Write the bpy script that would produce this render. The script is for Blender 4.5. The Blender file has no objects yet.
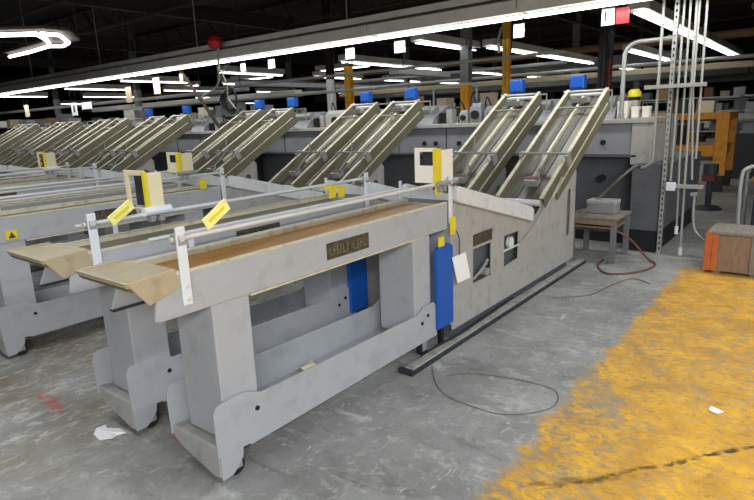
import bpy, bmesh, math, random
from mathutils import Vector, Matrix
random.seed(7)
S = bpy.context.scene
COL = S.collection

# ------------------------------------------------------------------ materials
def srgb(h):
    v = [int(h[i:i+2], 16)/255 for i in (0, 2, 4)]
    return tuple(c/12.92 if c <= .04045 else ((c+.055)/1.055)**2.4 for c in v) + (1,)
def mat(name, hexc, rough=.5, metal=0., var=.12, scale=6., bump=0., emit=0., dirt=None, dirt_amt=.0, stretch=(1, 1, 1), coat=0., spec=.5):
    m = bpy.data.materials.new(name); m.use_nodes = True
    nt = m.node_tree; N = nt.nodes; Lk = nt.links
    b = N['Principled BSDF']; c = srgb(hexc)
    b.inputs['Roughness'].default_value = rough; b.inputs['Metallic'].default_value = metal
    b.inputs['Coat Weight'].default_value = coat; b.inputs['Specular IOR Level'].default_value = spec
    if emit:
        b.inputs['Base Color'].default_value = c
        b.inputs['Emission Color'].default_value = c; b.inputs['Emission Strength'].default_value = emit
        return m
    tc = N.new('ShaderNodeTexCoord'); mp = N.new('ShaderNodeMapping'); mp.inputs['Scale'].default_value = stretch
    no = N.new('ShaderNodeTexNoise'); no.inputs['Scale'].default_value = scale; no.inputs['Detail'].default_value = 6; no.inputs['Roughness'].default_value = .65
    Lk.new(tc.outputs['Object'], mp.inputs[0]); Lk.new(mp.outputs[0], no.inputs['Vector'])
    r = N.new('ShaderNodeValToRGB')
    r.color_ramp.elements[0].position = .3; r.color_ramp.elements[1].position = .7
    r.color_ramp.elements[0].color = tuple(x*(1-var) for x in c[:3])+(1,)
    r.color_ramp.elements[1].color = tuple(min(1, x*(1+var)) for x in c[:3])+(1,)
    Lk.new(no.outputs['Fac'], r.inputs[0]); out = r.outputs[0]
    if dirt:
        n2 = N.new('ShaderNodeTexNoise'); n2.inputs['Scale'].default_value = scale*2.3; n2.inputs['Detail'].default_value = 9
        Lk.new(tc.outputs['Object'], n2.inputs['Vector'])
        r2 = N.new('ShaderNodeValToRGB'); r2.color_ramp.elements[0].position = .52; r2.color_ramp.elements[1].position = .72
        r2.color_ramp.elements[1].color = (dirt_amt,)*3+(1,)
        Lk.new(n2.outputs['Fac'], r2.inputs[0])
        mx = N.new('ShaderNodeMix'); mx.data_type = 'RGBA'
        Lk.new(r2.outputs[0], mx.inputs['Factor']); Lk.new(out, mx.inputs['A']); mx.inputs['B'].default_value = srgb(dirt); out = mx.outputs['Result']
    Lk.new(out, b.inputs['Base Color'])
    if bump:
        bp = N.new('ShaderNodeBump'); bp.inputs['Strength'].default_value = bump; bp.inputs['Distance'].default_value = .01
        Lk.new(no.outputs['Fac'], bp.inputs['Height']); Lk.new(bp.outputs[0], b.inputs['Normal'])
    return m
M = {}
M['paint'] = mat('grey_blue_paint', 'a9acb0', .42, 0, .05, 3, dirt='7f7f80', dirt_amt=.35)
M['paint2'] = mat('warm_grey_paint', 'a7a6a2', .5, 0, .06, 4, dirt='77766c', dirt_amt=.45)
M['paint_dk'] = mat('dark_grey_paint', '585b60', .5, 0, .08, 3, dirt='3c3e42', dirt_amt=.4)
M['mach'] = mat('machine_grey_paint', '8b8c92', .5, 0, .06, 2, dirt='66666a', dirt_amt=.4)
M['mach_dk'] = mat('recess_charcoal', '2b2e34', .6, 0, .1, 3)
M['black'] = mat('black_paint', '101113', .6, 0, .2, 5)
M['rubber'] = mat('black_rubber', '17181a', .75, 0, .2, 10)
M['steel'] = mat('bright_steel', 'dcdddc', .35, .35, .06, 12)
M['galv'] = mat('galvanised_steel', '9d9f9b', .45, .25, .1, 14)
M['white_met'] = mat('silver_bracket', 'dfe4ea', .4, .1, .06, 9)
M['tray'] = mat('beige_tray_enamel', 'b3a78c', .42, .15, .06, 6, dirt='8a795a', dirt_amt=.4)
M['brown'] = mat('brown_belt', '8f6226', .42, .1, .25, 5, stretch=(.5, 3, 1))
M['side_olive'] = mat('olive_grey_rail_side', '6f6b58', .5, .1, .1, 6, dirt='5a5748', dirt_amt=.5)
M['pale'] = mat('pale_grey_enamel', 'd6d8d8', .45, 0, .05, 6, dirt='a3a49f', dirt_amt=.4)
M['belt_dk'] = mat('dark_worn_belt', '5f584b', .45, .1, .18, 6, stretch=(.4, 4, 1))
M['cream'] = mat('cream_painted_rail', 'cdc7ad', .42, .1, .08, 7, dirt='7a745e', dirt_amt=.5)
M['inbelt'] = mat('olive_grey_slide', '77756a', .4, .25, .12, 7)
M['inbelt_dk'] = mat('dark_olive_belt', '4c4a3e', .5, 0, .15, 7)
M['blue'] = mat('blue_paint', '1655ae', .42, 0, .08, 5)
M['yellow'] = mat('yellow_tape', 'e3cf2a', .5, 0, .08, 12)
M['yellow_tag'] = mat('yellow_tag_card', 'f3ee93', .6, 0, .12, 25)
M['col_yellow'] = mat('yellow_column_paint', 'c58d14', .5, 0, .12, 4, dirt='6a4b14', dirt_amt=.5)
M['bench'] = mat('orange_yellow_bench_paint', 'c98412', .5, 0, .12, 4, dirt='6b4210', dirt_amt=.6)
M['white'] = mat('white_plastic', 'ece9dc', .5, 0, .03, 6)
M['cream_plate'] = mat('cream_plastic_plate', 'e2d9b4', .5, 0, .05, 6)
M['paper'] = mat('white_paper', 'f1f1ef', .8, 0, .03, 20)
M['red'] = mat('red_enamel', 'b81a20', .4, 0, .05, 5)
M['bronze'] = mat('dark_bronze_plate', '4a4538', .45, .3, .35, 30, dirt='8c8668', dirt_amt=.6)
M['colgrey'] = mat('grey_column_paint', '6d6e6e', .6, 0, .1, 4)
M['darkbrown'] = mat('dark_brown_steel', '2b2119', .7, 0, .2, 4)
M['ceil'] = mat('dark_ceiling_deck', '1b1813', .9, 0, .3, 1.5)
M['wall'] = mat('dim_block_wall', '34322d', .9, 0, .2, 1)
M['joist'] = mat('dusty_steel_joist', '3a2f23', .8, 0, .3, 3)
M['wood'] = mat('weathered_wood', '7f796e', .75, 0, .2, 5, dirt='75543a', dirt_amt=.5, stretch=(1, 6, 1), bump=.3)
M['rust'] = mat('rusty_brown_crate', '86715f', .8, 0, .2, 7, dirt='9b5a2e', dirt_amt=.6, stretch=(5, 5, 1))
M['orange'] = mat('orange_paint', 'b9622f', .6, 0, .12, 8)
M['card'] = mat('brown_cardboard', '8d7350', .85, 0, .1, 5)
M['cable'] = mat('grey_green_cable', '6b6d5c', .7, 0, .1, 5)
M['cable_red'] = mat('dull_red_cable', '6d4540', .7, 0, .1, 5)
M['dark_hose'] = mat('dark_grey_hose', '5f5c56', .6, 0, .1, 9)
M['hose'] = mat('pale_hose', '8f8c82', .6, 0, .1, 9)
M['darkred'] = mat('dark_red_paint', '5c2420', .6, 0, .1, 5)
M['dirty_steel'] = mat('scuffed_floor_bar', 'a3a29b', .5, .1, .15, 6, dirt='4a4843', dirt_amt=.6)
M['tube'] = mat('fluorescent_tube', 'fbfdff', .5, emit=9)
M['housing'] = mat('light_housing', 'b9b7ae', .5, .1, .15, 3)

def floor_material():
    m = bpy.data.materials.new('worn_concrete_and_yellow_paint'); m.use_nodes = True
    nt = m.node_tree; N = nt.nodes; L = nt.links; b = N['Principled BSDF']
    tc = N.new('ShaderNodeTexCoord'); O = tc.outputs['Object']
    sep = N.new('ShaderNodeSeparateXYZ'); L.new(O, sep.inputs[0])
    def noise(s, d=8, r=.6, st=(1, 1, 1), dist=0, rot=0, loc=(0, 0, 0)):
        mp = N.new('ShaderNodeMapping'); mp.inputs['Scale'].default_value = st; mp.inputs['Rotation'].default_value = (0, 0, rot); mp.inputs['Location'].default_value = loc
        n = N.new('ShaderNodeTexNoise'); n.inputs['Scale'].default_value = s; n.inputs['Detail'].default_value = d; n.inputs['Roughness'].default_value = r; n.inputs['Distortion'].default_value = dist
        L.new(O, mp.inputs[0]); L.new(mp.outputs[0], n.inputs['Vector']); return n.outputs['Fac']
    def ramp(x, p0, p1, c0=(0, 0, 0, 1), c1=(1, 1, 1, 1)):
        r = N.new('ShaderNodeValToRGB'); e = r.color_ramp.elements
        e[0].position = p0; e[1].position = p1; e[0].color = c0; e[1].color = c1
        L.new(x, r.inputs[0]); return r.outputs[0]
    def mix(f, a, c):
        x = N.new('ShaderNodeMix'); x.data_type = 'RGBA'
        for s, v in (('Factor', f), ('A', a), ('B', c)):
            if isinstance(v, (tuple, float, int)): x.inputs[s].default_value = v
            else: L.new(v, x.inputs[s])
        return x.outputs['Result']
    def math_(op, a, c=None, d=None):
        x = N.new('ShaderNodeMath'); x.operation = op
        for i, v in enumerate((a, c, d)):
            if v is None: continue
            if isinstance(v, (float, int)): x.inputs[i].default_value = v
            else: L.new(v, x.inputs[i])
        return x.outputs[0]
    base = ramp(noise(1.3, 8, .65), .32, .7, srgb('787774'), srgb('a3a39f'))
    base = mix(math_('MULTIPLY', ramp(noise(5, 10, .72, (1, .6, 1), .6), .54, .7), .65), base, srgb('cfcfca'))
    base = mix(math_('MULTIPLY', ramp(noise(3, 10, .7, (1.6, .5, 1), .8, .5), .55, .68), .6), base, srgb('5f5d57'))
    # streaky whitish scuffs
    base = mix(math_('MULTIPLY', ramp(noise(9, 6, .7, (.5, 2.4, 1), 1.2, -.6), .62, .7), .7), base, srgb('e2e2de'))
    base = mix(math_('MULTIPLY', ramp(noise(11, 12, .8, (1, .8, 1), .4, .9), .54, .66), .55), base, srgb('c9c9c3'))
    base = mix(math_('MULTIPLY', ramp(noise(8, 12, .8, (1, 1.3, 1), .6, .2, (4, 4, 0)), .55, .68), .6), base, srgb('55544f'))
    # olive-brown stains toward the left aisle
    far = ramp(math_('DIVIDE', sep.outputs['Y'], 6.0), .42, .62)
    base = mix(math_('MULTIPLY', math_('MULTIPLY', far, ramp(noise(1.6, 6, .6, (1, 1, 1), .5, 0, (5, 2, 0)), .4, .6)), .75), base, srgb('7b705b'))
    base = mix(math_('MULTIPLY', math_('MULTIPLY', far, ramp(noise(7, 10, .7, (.7, 2.2, 1), 1.5, .5), .52, .62)), .7), base, srgb('c8c8bf'))
    # yellow painted walkway, worn through
    en = math_('MULTIPLY_ADD', noise(3.5, 8, .7), .34, -.17)
    yy = math_('ADD', sep.outputs['Y'], en)
    edge = ramp(yy, 0, 1)                      # placeholder, replaced by compare below
    ymask = math_('MULTIPLY', math_('SMOOTH_MIN', math_('MULTIPLY', math_('SUBTRACT', 1.17, yy), 14.0), 1.0, .1), 1.0)
    ymask = math_('MAXIMUM', math_('MINIMUM', ymask, 1.0), 0.0)
    xm = math_('MAXIMUM', math_('MINIMUM', math_('MULTIPLY', math_('SUBTRACT', 7.15, math_('MULTIPLY_ADD', en, 2.0, sep.outputs['X'])), 6.0), 1.0), 0.0)
    ymask = math_('MULTIPLY', ymask, xm)
    wear = ramp(noise(9, 12, .82, (1.8, 1, 1), .9, .35), .47, .60)
    wear2 = ramp(noise(1.1, 4, .5, (1, 1, 1), .3, 0, (3.3, 1.2, 0)), .45, .66)
    near_edge = math_('MAXIMUM', math_('MINIMUM', math_('MULTIPLY', math_('SUBTRACT', yy, .55), 1.8), 1.0), 0.0)
    w = math_('MULTIPLY', wear, math_('MULTIPLY_ADD', wear2, .5, math_('MULTIPLY_ADD', near_edge, .5, .42)))
    ycol = ramp(noise(4, 8, .7, (1, 1, 1), .6), .3, .68, srgb('b8831c'), srgb('f0b62e'))
    ycol = mix(math_('MULTIPLY', ramp(noise(13, 12, .82, (1.8, 1, 1), .5, .4), .54, .64), .8), ycol, srgb('7a5820'))
    ywear = mix(w, ycol, srgb('8b8171'))
    ywear = mix(math_('MULTIPLY', ramp(noise(2.2, 8, .7, (1, 1, 1), .8, 0, (1, 7, 0)), .56, .72), .55), ywear, srgb('96866a'))
    col = mix(ymask, base, ywear)
    # separate streaks: a red paint streak and a dark crack
    def streak(cx, cy, ang, lx, ly, colr, amt):
        nonlocal col
        ca, sa = math.cos(ang), math.sin(ang)
        dx = math_('SUBTRACT', sep.outputs['X'], cx); dy = math_('SUBTRACT', math_('MULTIPLY_ADD', noise(6, 4), .12, sep.outputs['Y']), cy+.06)
        u = math_('ADD', math_('MULTIPLY', dx, ca), math_('MULTIPLY', dy, sa)); v = math_('ADD', math_('MULTIPLY', dx, -sa), math_('MULTIPLY', dy, ca))
        d = math_('ADD', math_('POWER', math_('ABSOLUTE', math_('DIVIDE', u, lx)), 2.0), math_('POWER', math_('ABSOLUTE', math_('DIVIDE', v, ly)), 2.0))
        k = math_('MULTIPLY', math_('MAXIMUM', math_('MINIMUM', math_('MULTIPLY', math_('SUBTRACT', 1.0, d), 2.0), 1.0), 0.0), ramp(noise(12, 8, .7), .4, .55))
        col = mix(math_('MULTIPLY', k, amt), col, srgb(colr))
    streak(1.35, 4.0, 1.5, .28, .05, 'b4473c', .7)
    streak(1.6, 2.72, 1.6, .25, .05, 'a8605a', .5)
    streak(3.24, .22, 2.45, .22, .022, '24231f', .85)
    streak(2.85, .53, 2.465, .72, .016, '3f3013', .8)
    streak(2.55, .78, 2.3, .35, .03, '5a4418', .6)
    streak(3.55, 1.02, .55, .5, .12, '8f8778', .7)
    L.new(col, b.inputs['Base Color'])
    L.new(ramp(noise(4, 8, .6), .3, .7, (.42,)*3+(1,), (.75,)*3+(1,)), b.inputs['Roughness'])
    bp = N.new('ShaderNodeBump'); bp.inputs['Strength'].default_value = .25; bp.inputs['Distance'].default_value = .01
    L.new(noise(18, 8, .7), bp.inputs['Height']); L.new(bp.outputs[0], b.inputs['Normal'])
    return m
M['floor'] = floor_material()

# ------------------------------------------------------------------ mesh builder
class MB:
    def __init__(s, off=(0, 0, 0)):
        s.bm = bmesh.new(); s.off = Vector(off)
    def v(s, p): return s.bm.verts.new(Vector(p)-s.off)
    def box(s, x0, x1, y0, y1, z0, z1):
        return s.prism([(x0, z0), (x1, z0), (x1, z1), (x0, z1)], y0, y1)
    def _ex(s, a, b):
        n = len(a); va = [s.v(p) for p in a]; vb = [s.v(p) for p in b]
        s.bm.faces.new(va); s.bm.faces.new(vb[::-1])
        for i in range(n): s.bm.faces.new((va[i], vb[i], vb[(i+1) % n], va[(i+1) % n]))
        return s
    def prism(s, xz, y0, y1): return s._ex([(x, y0, z) for x, z in xz], [(x, y1, z) for x, z in xz])
    def prism_x(s, yz, x0, x1): return s._ex([(x0, y, z) for y, z in yz], [(x1, y, z) for y, z in yz])
    def prism_z(s, xy, z0, z1): return s._ex([(x, y, z0) for x, y in xy], [(x, y, z1) for x, y in xy])
    def obox(s, c, ax, ay, az):       # oriented box, half-axis vectors
        c, ax, ay, az = map(Vector, (c, ax, ay, az))
        return s._ex([c-ax-ay-az, c+ax-ay-az, c+ax-ay+az, c-ax-ay+az], [c-ax+ay-az, c+ax+ay-az, c+ax+ay+az, c-ax+ay+az])
    def ring(s, c, d, r, n, up=None):
        d = Vector(d).normalized(); u = d.orthogonal().normalized() if up is None else up
        w = d.cross(u)
        return [s.v(Vector(c)+(u*math.cos(2*math.pi*i/n)+w*math.sin(2*math.pi*i/n))*r) for i in range(n)], u
    def tube(s, pts, r, n=10):
        pts = [Vector(p) for p in pts]; prev = None; u = None; rad = r if isinstance(r, (list, tuple)) else [r]*len(pts)
        for i, p in enumerate(pts):
            d = (pts[min(i+1, len(pts)-1)]-pts[max(i-1, 0)]).normalized()
            if u is None: u = d.orthogonal().normalized()
            else: u = (u-d*u.dot(d)).normalized()
            rg, _ = s.ring(p, d, rad[i], n, u)
            if prev:
                for k in range(n): s.bm.faces.new((prev[k], prev[(k+1) % n], rg[(k+1) % n], rg[k]))
            else: s.bm.faces.new(rg[::-1])
            prev = rg
        s.bm.faces.new(prev); return s
    def cyl(s, a, b, r, n=14): return s.tube([a, b], r, n)
    def sheet(s, prof, holes, y0, y1):  # flat plate in xz with holes, thickness y0..y1
        bm = s.bm; edges = []
        for loop in [prof]+holes:
            vs = [s.v((x, y0, z)) for x, z in loop]
            edges += [bm.edges.new((vs[i], vs[(i+1) % len(vs)])) for i in range(len(vs))]
        g = bmesh.ops.triangle_fill(bm, use_beauty=True, use_dissolve=False, edges=edges)
        fs = [f for f in g['geom'] if isinstance(f, bmesh.types.BMFace)]
        e = bmesh.ops.extrude_face_region(bm, geom=fs)
        bmesh.ops.translate(bm, verts=[x for x in e['geom'] if isinstance(x, bmesh.types.BMVert)], vec=(0, y1-y0, 0))
        return s
    def build(s, name, m, parent=None, bevel=0, smooth=False):
        bmesh.ops.recalc_face_normals(s.bm, faces=s.bm.faces)
        me = bpy.data.meshes.new(name); s.bm.to_mesh(me); s.bm.free()
        if smooth:
            for p in me.polygons: p.use_smooth = True
            me.set_sharp_from_angle(angle=math.radians(40))
        o = bpy.data.objects.new(name, me); COL.objects.link(o); me.materials.append(m)
        if parent: o.parent = parent
        if bevel:
            b = o.modifiers.new('bevel', 'BEVEL'); b.width = bevel; b.segments = 2; b.limit_method = 'ANGLE'; b.angle_limit = math.radians(40)
        return o
def arc(c, r, a0, a1, n=8, plane='xz'):
    out = []
    for i in range(n+1):
        a = math.radians(a0+(a1-a0)*i/n); u, w = r*math.cos(a), r*math.sin(a)
        out.append({'xz': (c[0]+u, c[1], c[2]+w), 'yz': (c[0], c[1]+u, c[2]+w), 'xy': (c[0]+u, c[1]+w, c[2])}[plane])
    return out
def smooth_path(pts, n=8):
    P = [Vector(p) for p in pts]; out = []
    for i in range(len(P)-1):
        p0, p1, p2, p3 = P[max(i-1, 0)], P[i], P[i+1], P[min(i+2, len(P)-1)]
        for k in range(n):
            t = k/n
            out.append(.5*((2*p1)+(p2-p0)*t+(2*p0-5*p1+4*p2-p3)*t*t+(3*p1-p0-3*p2+p3)*t**3))
    out.append(P[-1]); return out
def tag(o, label, cat, group=None, kind=None):
    o['label'] = label; o['category'] = cat
    if group: o['group'] = group
    if kind: o['kind'] = kind
    return o
def thing(name, label, cat, loc=(0, 0, 0), rz=0, group=None):
    o = bpy.data.objects.new(name, None); COL.objects.link(o); o.empty_display_size = .1
    o.location = loc; o.rotation_euler = (0, 0, rz); return tag(o, label, cat, group)
def struct(o): o['kind'] = 'structure'; return o
bpy.context.view_layer.update()
def kids(o): return [c for c in bpy.data.objects if c.parent == o]
def copy_tree(o, parent=None):
    c = o.copy(); COL.objects.link(c)
    if parent: c.parent = parent
    for ch in kids(o): copy_tree(ch, c)
    return c
def copy_thing(o, label, loc, rz=None):
    c = copy_tree(o); c.location = loc; c['label'] = label
    if rz is not None: c.rotation_euler = (0, 0, rz)
    return c

# ------------------------------------------------------------------ setting
X0, X1, Y0, Y1, ZC = -6, 44, -7, 60, 5.6
struct(MB().box(X0, X1, Y0, Y1, -.1, 0).build('floor', M['floor']))
struct(MB().box(X0, X1, Y0, Y1, ZC, ZC+.1).build('ceiling', M['ceil']))
struct(MB().box(X1, X1+.2, Y0, Y1, 0, ZC).build('wall_far', M['wall']))
struct(MB().box(X0, X1, Y1, Y1+.2, 0, ZC).build('wall_left', M['wall']))
struct(MB().box(X0, X1, Y0-.2, Y0, 0, ZC).build('wall_right', M['wall']))
struct(MB().box(X0-.2, X0, Y0, Y1, 0, ZC).build('wall_near', M['wall']))
# open web joists under the roof: chords and zigzag webs
tn = 0
for x in (9.5, 13.5, 17.5, 21.5, 25.5, 29.5, 33.5, 37.5, 41.5):
    tn += 1; m = MB()
    m.box(x-.06, x+.06, Y0, Y1, ZC-.12, ZC-.002); m.box(x-.05, x+.05, Y0, Y1, ZC-.75, ZC-.67)
    y = Y0+.2
    while y < Y1-1.2:
        m.tube([(x, y, ZC-.12), (x, y+.5, ZC-.7)], .022, 5); m.tube([(x, y+.5, ZC-.7), (x, y+1, ZC-.12)], .022, 5); y += 1.0
    struct(m.build(f'trim_{tn}', M['joist']))
for y in (0, 7, 14, 21, 28, 38, 48):
    tn += 1; m = MB(); m.box(X0, X1, y-.09, y+.09, ZC-.95, ZC-.9); m.box(X0, X1, y-.09, y+.09, ZC-.6, ZC-.56); m.box(X0, X1, y-.01, y+.01, ZC-.92, ZC-.58)
    struct(m.build(f'trim_{tn}', M['darkbrown']))

# ------------------------------------------------------------------ horizontal feed conveyor (local y = 0 at its near face)
YN = [2.24, 3.07, 5.06, 5.89, 7.88, 8.71]
def feed_conveyor():
    O = (1.5, 0, 0); W = .46
    root = thing('feed_conveyor', '', 'conveyor', (1.5, 0, 0), 0, 'feed conveyors leading into the machine')
    prof = [(1.225, .965), (1.245, 1.065), (1.33, 1.085), (1.345, 1.14), (1.36, 1.15), (3.70, 1.155), (3.70, .95), (1.25, .955)]
    sp = MB(O).prism(prof, 0, .018).build('side_panel', M['paint'], root, .003)
    MB(O).box(1.34, 3.70, -.001, .022, 1.150, 1.160).build('edge_strip', M['cream'], sp)
    MB(O).box(1.76, 3.36, .0, .05, .940, .952).build('bottom_flange', M['cream'], sp)
    pl = MB(O).box(2.335, 2.725, -.006, .0, 1.0, 1.10).build('name_plate', M['bronze'], root, .002)
    pl['label'] = 'dark bronze name plate'
    x = 2.36
    rr = random.Random(4)
    while x < 2.69:
        w = rr.uniform(.012, .028)
        if abs(x-2.53) > .015:
            m = MB(O); zc = rr.choice((1.02, 1.045, 1.065)); m.prism([(x, 1.02), (x+.005, 1.02), (x+.005, zc), (x+w, zc), (x+w, zc+.01), (x+.005, zc+.01), (x+.005, 1.078), (x, 1.078)], -.009, -.006)
            m.build('raised_mark', M['side_olive'], pl)
        x += w+.012
    MB(O).prism([(1.25, .93)]+prof[3:-1], W-.018, W).build('side_panel', M['paint'], root, .003)
    MB(O).box(1.25, 3.70, W-.04, W, .925, .935).build('bottom_flange', M['mach_dk'], root)
    MB(O).box(1.36, 3.70, .02, .36, 1.105, 1.13).build('belt', M['brown'], root)
    m = MB(O); m.box(1.36, 3.70, .365, .372, 1.10, 1.165); m.build('inner_guide', M['cream'], root)
    m = MB(O); m.box(1.40, 3.70, .373, .435, 1.10, 1.15); m.build('guide_channel', M['belt_dk'], root)
    MB(O).box(1.8, 3.68, .03, .43, 1.0, 1.08).build('conveyor_bed', M['paint_dk'], root)
    # rods
    MB(O).cyl((1.36, .03, 1.305), (3.78, .03, 1.305), .013).build('guide_rod', M['steel'], root, smooth=True)
    MB(O).cyl((1.5, W-.0, 1.235), (3.74, W-.0, 1.235), .011).build('guide_rod', M['steel'], root, smooth=True)
    # posts near face
    for x, z0, z1, zf in ((1.392, 1.0, 1.365, 1.25), (3.735, .99, 1.36, 1.30)):
        p = MB(O).box(x-.024, x+.024, -.014, 0, z0, z1).build('bracket_post', M['white_met'], root, .004)
        m = MB(O); m.box(x-.020, x+.022, -.018, .05, z1-.085, z1-.035); m.build('clamp', M['galv'], p, .006)
        for z, r_ in ((z0+.03, .009), (z0+.09, .009), (z1-.05, .016)): MB(O).cyl((x, -.024, z), (x, -.012, z), r_, 10).build('bolt', M['steel'], p, smooth=True)
        if x < 2: x, z0, zf = 1.75, 1.12, 1.245
        p = MB(O).box(x-.015, x+.015, W, W+.012, z0, zf).build('bracket_post', M['white_met'], root, .003)
    # infeed tray
    t = MB(O)
    ri = [(1.13, 1.165), (1.15, 1.135), (1.34, 1.14), (1.34, 1.18)]
    t.prism([(1.115, 1.168), (1.345, 1.182), (1.37, 1.09), (1.21, 1.045)], -.004, .008)
    t.prism([(1.115, 1.168), (1.345, 1.172), (1.40, 1.10), (1.15, 1.125)], W-.008, W+.004)
    t.prism([(1.112, 1.168), (1.125, 1.140), (1.40, 1.125), (1.40, 1.158), (1.16, 1.160), (1.125, 1.170)], .008, W-.008)
    t.build('infeed_tray', M['tray'], root, .004)
    t = MB(O); t.prism([(1.125, 1.138), (1.40, 1.123), (1.40, 1.112), (1.14, 1.122)], 0.01, W-.01)
    t.build('tray_underside', M['side_olive'], root)
    # legs
    def leg(xa, xb, flare):
        m = MB(O); m.box(xa, xb, .012, .33, .22, .955)
        l = m.build('leg', M['paint'], root, .006)
        return l
    leg(1.525, 1.755, 1); leg(3.24, 3.46, 0)
    # base channel: near and far plates, pan
    near = [(1.455, .165), (1.452, .40), (1.465, .43), (1.49, .448), (1.66, .448), (1.76, .405), (3.25, .378), (3.36, .42), (3.47, .42), (3.50, .38), (3.51, .145), (1.66, .150)]
    m = MB(O); m.prism(near, -.012, .0); m.box(1.66, 3.5, -.012, .03, .140, .150)
    bp = m.build('base_rail', M['paint'], root, .003)
    for x, z in ((1.72, .33), (3.38, .34), (3.30, .30)): MB(O).cyl((x, -.02, z), (x, -.011, z), .013, 10).build('bolt', M['black'], bp, smooth=True)
    m = MB(O); m.prism(near, .40, .412); m.build('base_rail', M['paint'], root, .003)
    m = MB(O); m.prism([(1.47, .22), (1.60, .20), (1.60, .185), (1.46, .2)], .0, .40)
    m.prism_x([(0, .045), (.05, .04), (.33, .115), (.40, .16), (.40, .21), (0, .21)], 1.462, 1.474)
    m.build('front_pan', M['paint2'], root, .003)
    MB(O).box(1.6, 3.45, .0, .40, .165, .18).build('base_pan', M['paint'], root)
    m = MB(O); m.prism([(1.468, .21), (1.615, .16), (1.605, .10), (1.565, .055), (1.53, .03), (1.468, .03)], -.010, .0); m.build('caster_guard', M['paint'], root, .003)
    for x, y in ((1.575, .035), (1.575, .34), (3.40, .06), (3.40, .34)):
        fk = MB(O); fk.box(x-.04, x+.04, y-.035, y+.035, .11, .165); fk.box(x-.03, x+.03, y-.03, y-.022, .04, .115); fk.box(x-.03, x+.03, y+.022, y+.03, .04, .115)
        f = fk.build('caster_fork', M['galv'], root)
        MB(O).cyl((x, y-.02, .053), (x, y+.02, .053), .053, 20).build('caster_wheel', M['rubber'], f, smooth=True)
    return root
fc = feed_conveyor()
fl = ['nearest grey feed conveyor with brown belt, dark bronze name plate and beige end tray',
      'grey feed conveyor beside the nearest one, just behind it with its own beige end tray',
      'third grey feed conveyor from the front, yellow sticker near its cut-off left end',
      'fourth grey feed conveyor, right behind the one carrying the yellow sticker',
      'fifth grey feed conveyor, cream guide box on its rod at upper left',
      'farthest visible grey feed conveyor at the left edge, only its rods showing']
feeds = []
for i, y in enumerate(YN):
    o = fc if i == 0 else copy_tree(fc)
    o.location = (1.5, y, 0); o['label'] = fl[i]; feeds.append(o)
    if i:
        for c in kids(o):
            if c.name.startswith('belt'): c.data = c.data.copy(); c.data.materials[0] = M['belt_dk']

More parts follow.
